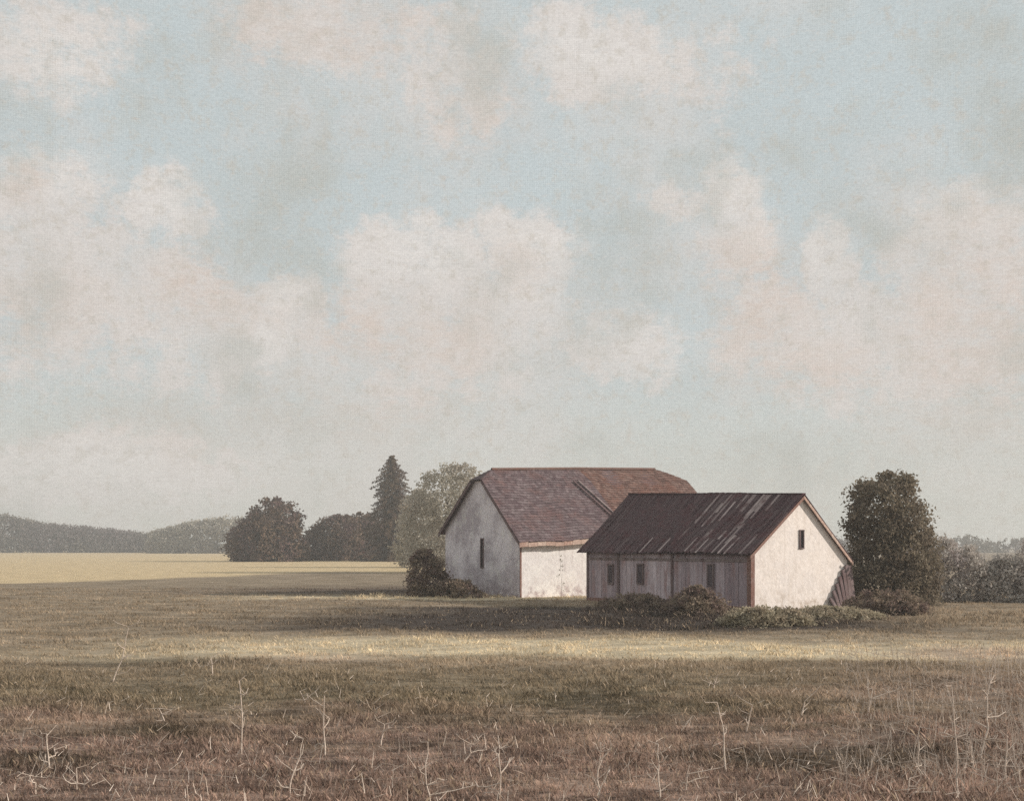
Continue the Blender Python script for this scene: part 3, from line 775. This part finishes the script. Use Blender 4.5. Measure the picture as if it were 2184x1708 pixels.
CRACK_STALKS = [
 ([(98, 1570), (104, 1620), (106, 1650)], [(.5, .06, .05)], 'lone crooked pale crack stalk standing in front of the dark patch at far left'),
 ([(645, 1565), (640, 1600), (622, 1650), (618, 1700)], [(.3, -.12, .04), (.55, .10, .08), (.2, .16, .03)], 'forked S curved crack stalk left of the long lying branch'),
 ([(820, 1535), (812, 1585)], [(.2, -.5, .02), (.3, .45, .03), (.7, .1, .08)], 'crack stalk with a wide cross of long sideways twigs'),
 ([(912, 1570), (908, 1640), (918, 1705)], [(.4, .22, .08), (.3, .5, .10), (.6, -.08, .1)], 'tall crack stalk with long twigs reaching right'),
 ([(1005, 1570), (1004, 1598), (985, 1625)], [(.5, .2, .03), (.9, .1, .05)], 'short Y shaped crack stalk right of the cross shaped one'),
 ([(1062, 1560), (1068, 1640), (1062, 1700)], [(.4, -.25, -.05), (.6, .1, .15), (.8, -.08, .1)], 'upright crack stalk near the middle of the front edge'),
 ([(1280, 1580), (1276, 1640), (1278, 1706)], [(.7, .12, .12), (.4, .06, .2), (.85, -.05, .08)], 'left one of the two straight crack stalks right of the picture middle'),
 ([(1405, 1590), (1404, 1650), (1408, 1706)], [(.6, -.06, .1), (.8, .08, .1)], 'right one of the two straight crack stalks right of the picture middle'),
 ([(2120, 1400), (2108, 1480), (2110, 1550), (2085, 1620)], [(.35, -.16, .1), (.55, .28, .05), (.7, -.12, .12), (.8, .1, .14), (.25, .1, .04)], 'tallest crooked crack stalk near the right edge'),
 ([(2030, 1450), (2038, 1560), (2042, 1690)], [(.5, -.16, .04), (.6, .1, .12), (.3, .08, .12)], 'tall straight crack stalk left of the tallest one'),
 ([(1962, 1570), (1958, 1620), (1950, 1655)], [(.5, .05, .05)], 'thin bent crack stalk left of the tall straight one at right'),
 ([(2068, 1575), (2078, 1640)], [(.5, -.06, .06)], 'short leaning crack stalk between the two tall right ones'),
 ([(1530, 1440), (1520, 1470)], [(.5, .05, .05)], 'small crack stalk on the middle ground right of centre'),
 ([(1530, 1490), (1545, 1560), (1548, 1640)], [(.7, -.05, .15), (.5, .04, .1)], 'slender leaning crack stalk over the dark grass right of centre'),
 ([(1715, 1490), (1705, 1530)], [(.5, .05, .06)], 'small hooked crack stalk above the dark grass on the right'),
 ([(1735, 1570), (1738, 1598)], [(.6, .03, .04)], 'short thick crack stalk in the dark grass on the right'),
 ([(1605, 1490), (1590, 1550)], [(.5, -.04, .08)], 'thin tilted crack stalk left of the small hooked stalk'),
 ([(1860, 1470), (1848, 1530)], [(.9, .3, .12), (.8, .5, .16)], 'crack stalk with one long twig arching to the right'),
 ([(512, 1440), (518, 1520), (514, 1600)], [(.75, -.12, -.06), (.9, .1, .02), (.5, .06, .1)], 'tall three pronged crack stalk on the olive grass at left'),
 ([(340, 1505), (352, 1545)], [(.5, -.04, .06)], 'short slanting crack stalk right of the dark grass patch at left'),
 ([(640, 1470), (652, 1500)], [(.6, .1, .08)], 'small slanting crack stalk on the olive grass left of centre'),
 ([(692, 1470), (690, 1540), (694, 1600)], [(.5, .06, .12), (.8, -.05, .1)], 'straight thin crack stalk behind the cross shaped one'),
 ([(450, 1400), (454, 1440)], [(.6, -.06, .1), (.7, .08, .08)], 'little three branched crack stalk where the olive grass begins'),
 ([(275, 1330), (262, 1400), (240, 1450)], [(.6, .12, .1), (.8, -.12, .12)], 'pale branching crack stalk on the far left turf'),
 ([(75, 1660), (72, 1702)], [(.5, .18, .02), (.7, -.05, .04)], 'bushy crack stalk in the front left corner'),
 ([(165, 1640), (160, 1690)], [(.4, .15, .03), (.6, -.1, .05)], 'crack stalk with flat twigs just right of the front left corner'),
 ([(1940, 1650), (1936, 1700)], [(.4, .3, .04), (.5, -.25, .02), (.8, .1, .06)], 'crack stalk with spreading twigs at the front right'),
 ([(1795, 1470), (1690, 1480), (1560, 1476)], [(.3, .1, .08)], None),
 ([(1470, 1630), (1462, 1690)], [(.5, .25, .06), (.7, .4, .08)], 'crack stalk with twigs leaning right before the dark grass'),
 ([(2150, 1560), (2146, 1660)], [(.5, .1, .1), (.7, -.1, .1)], 'crack stalk closest to the right edge'),
]
for i, (pts, br, lab) in enumerate(CRACK_STALKS):
    if lab is None: continue
    o = stalk(pts, br, 100 + i); tag(o, lab, 'crack stalk', 'paint cracks built as pale stalks in the foreground')
# fine paint scratches built as pale straw through the near grass
def straw(n, seed):  # paint scratches as short lying straw
    r = np.random.default_rng(seed)
    y = 11.2 * (26 / 11.2) ** (r.random(n) ** 1.25); x = (r.random(n) * 2 - 1) * y * .46
    keep = (r.random(n) < np.where(x > 3, .9, .55)); x, y = x[keep], y[keep]; n = len(x)
    L = r.uniform(.05, .22, n); a = r.uniform(0, 2 * np.pi, n); lean = r.uniform(.5, 1.5, n)
    base = np.stack([x, y, gz(x, y) + .08], 1)
    dv = np.stack([np.cos(a) * np.sin(lean), np.sin(a) * np.sin(lean), np.abs(np.cos(lean)) + .1], 1) * L[:, None]
    w = np.stack([-np.sin(a), np.cos(a), np.zeros(n)], 1) * (.0035 * r.uniform(.7, 1.5, n))[:, None] + np.array([0, 0, .002])
    V = np.stack([base - w, base + w, base + dv + w * .5, base + dv - w * .5], 1)
    me = quads_mesh('scratch_straw', V, r.random(n)); o = link_mesh('scratch_straw', me, M['crack_stem'])
    tag(o, 'paint scratches built as fine pale straw in the near grass', 'straw', kind='stuff')
straw(2300, 77)
def scratch_straw_stand(n, seed):  # denser paint scratches as tall straw, right side and front
    r = np.random.default_rng(seed)
    y = 12.4 * (30 / 12.4) ** r.random(n); x = y * (.455 - .17 * r.random(n) ** 1.5)
    k = n // 3; y[:k] = 12.2 * (15.5 / 12.2) ** r.random(k); x[:k] = (r.random(k) * 2 - 1) * y[:k] * .46
    L = r.uniform(.12, .55, n); L[:k] *= .6
    lx, ly = r.normal(0, .22, n) * L, r.normal(0, .22, n) * L
    flat = r.random(n) < .3; lx[flat] *= 5; L = np.where(flat, L * .25, L)
    base = np.stack([x, y, gz(x, y) + np.where(flat, .1, -.01)], 1); top = base + np.stack([lx, ly, L], 1); mid = (base + top) / 2 + np.stack([r.normal(0, .02, n), np.zeros(n), np.zeros(n)], 1)
    w = np.stack([.0042 * r.uniform(.6, 1.4, n) * (y / 14) ** .5, np.zeros(n), np.where(flat, .004, 0)], 1)
    V = np.concatenate([np.stack([base - w, base + w, mid + w * .8, mid - w * .8], 1), np.stack([mid - w * .8, mid + w * .8, top + w * .3, top - w * .3], 1)])
    o = link_mesh('scratch_straw', quads_mesh('scratch_straw', V, r.random(2 * n)), M['crack_stem'])
    tag(o, 'paint scratches built as tall thin pale straw along the right side and front edge', 'straw', kind='stuff')
scratch_straw_stand(1500, 78)

# ------------------------------------------------------------------ air
hz = MB(); hz.box((-900, -40, -1.2), (1800, 0, 0), (0, 760, 0), (0, 0, 41), .5)
mh = bpy.data.materials.new('haze'); mh.use_nodes = True; mh.node_tree.nodes.clear()
t = NT(mh.node_tree); oo = t.new('ShaderNodeOutputMaterial'); pv = t.new('ShaderNodeVolumePrincipled')
pv.inputs['Color'].default_value = (.95, .93, .90, 1); pv.inputs['Density'].default_value = .0009; pv.inputs['Anisotropy'].default_value = 0.1
t.l.new(pv.outputs[0], oo.inputs['Volume'])
ho = hz.build('haze', mh); tag(ho, 'pale thin haze in the air over the plain', 'haze', kind='stuff')
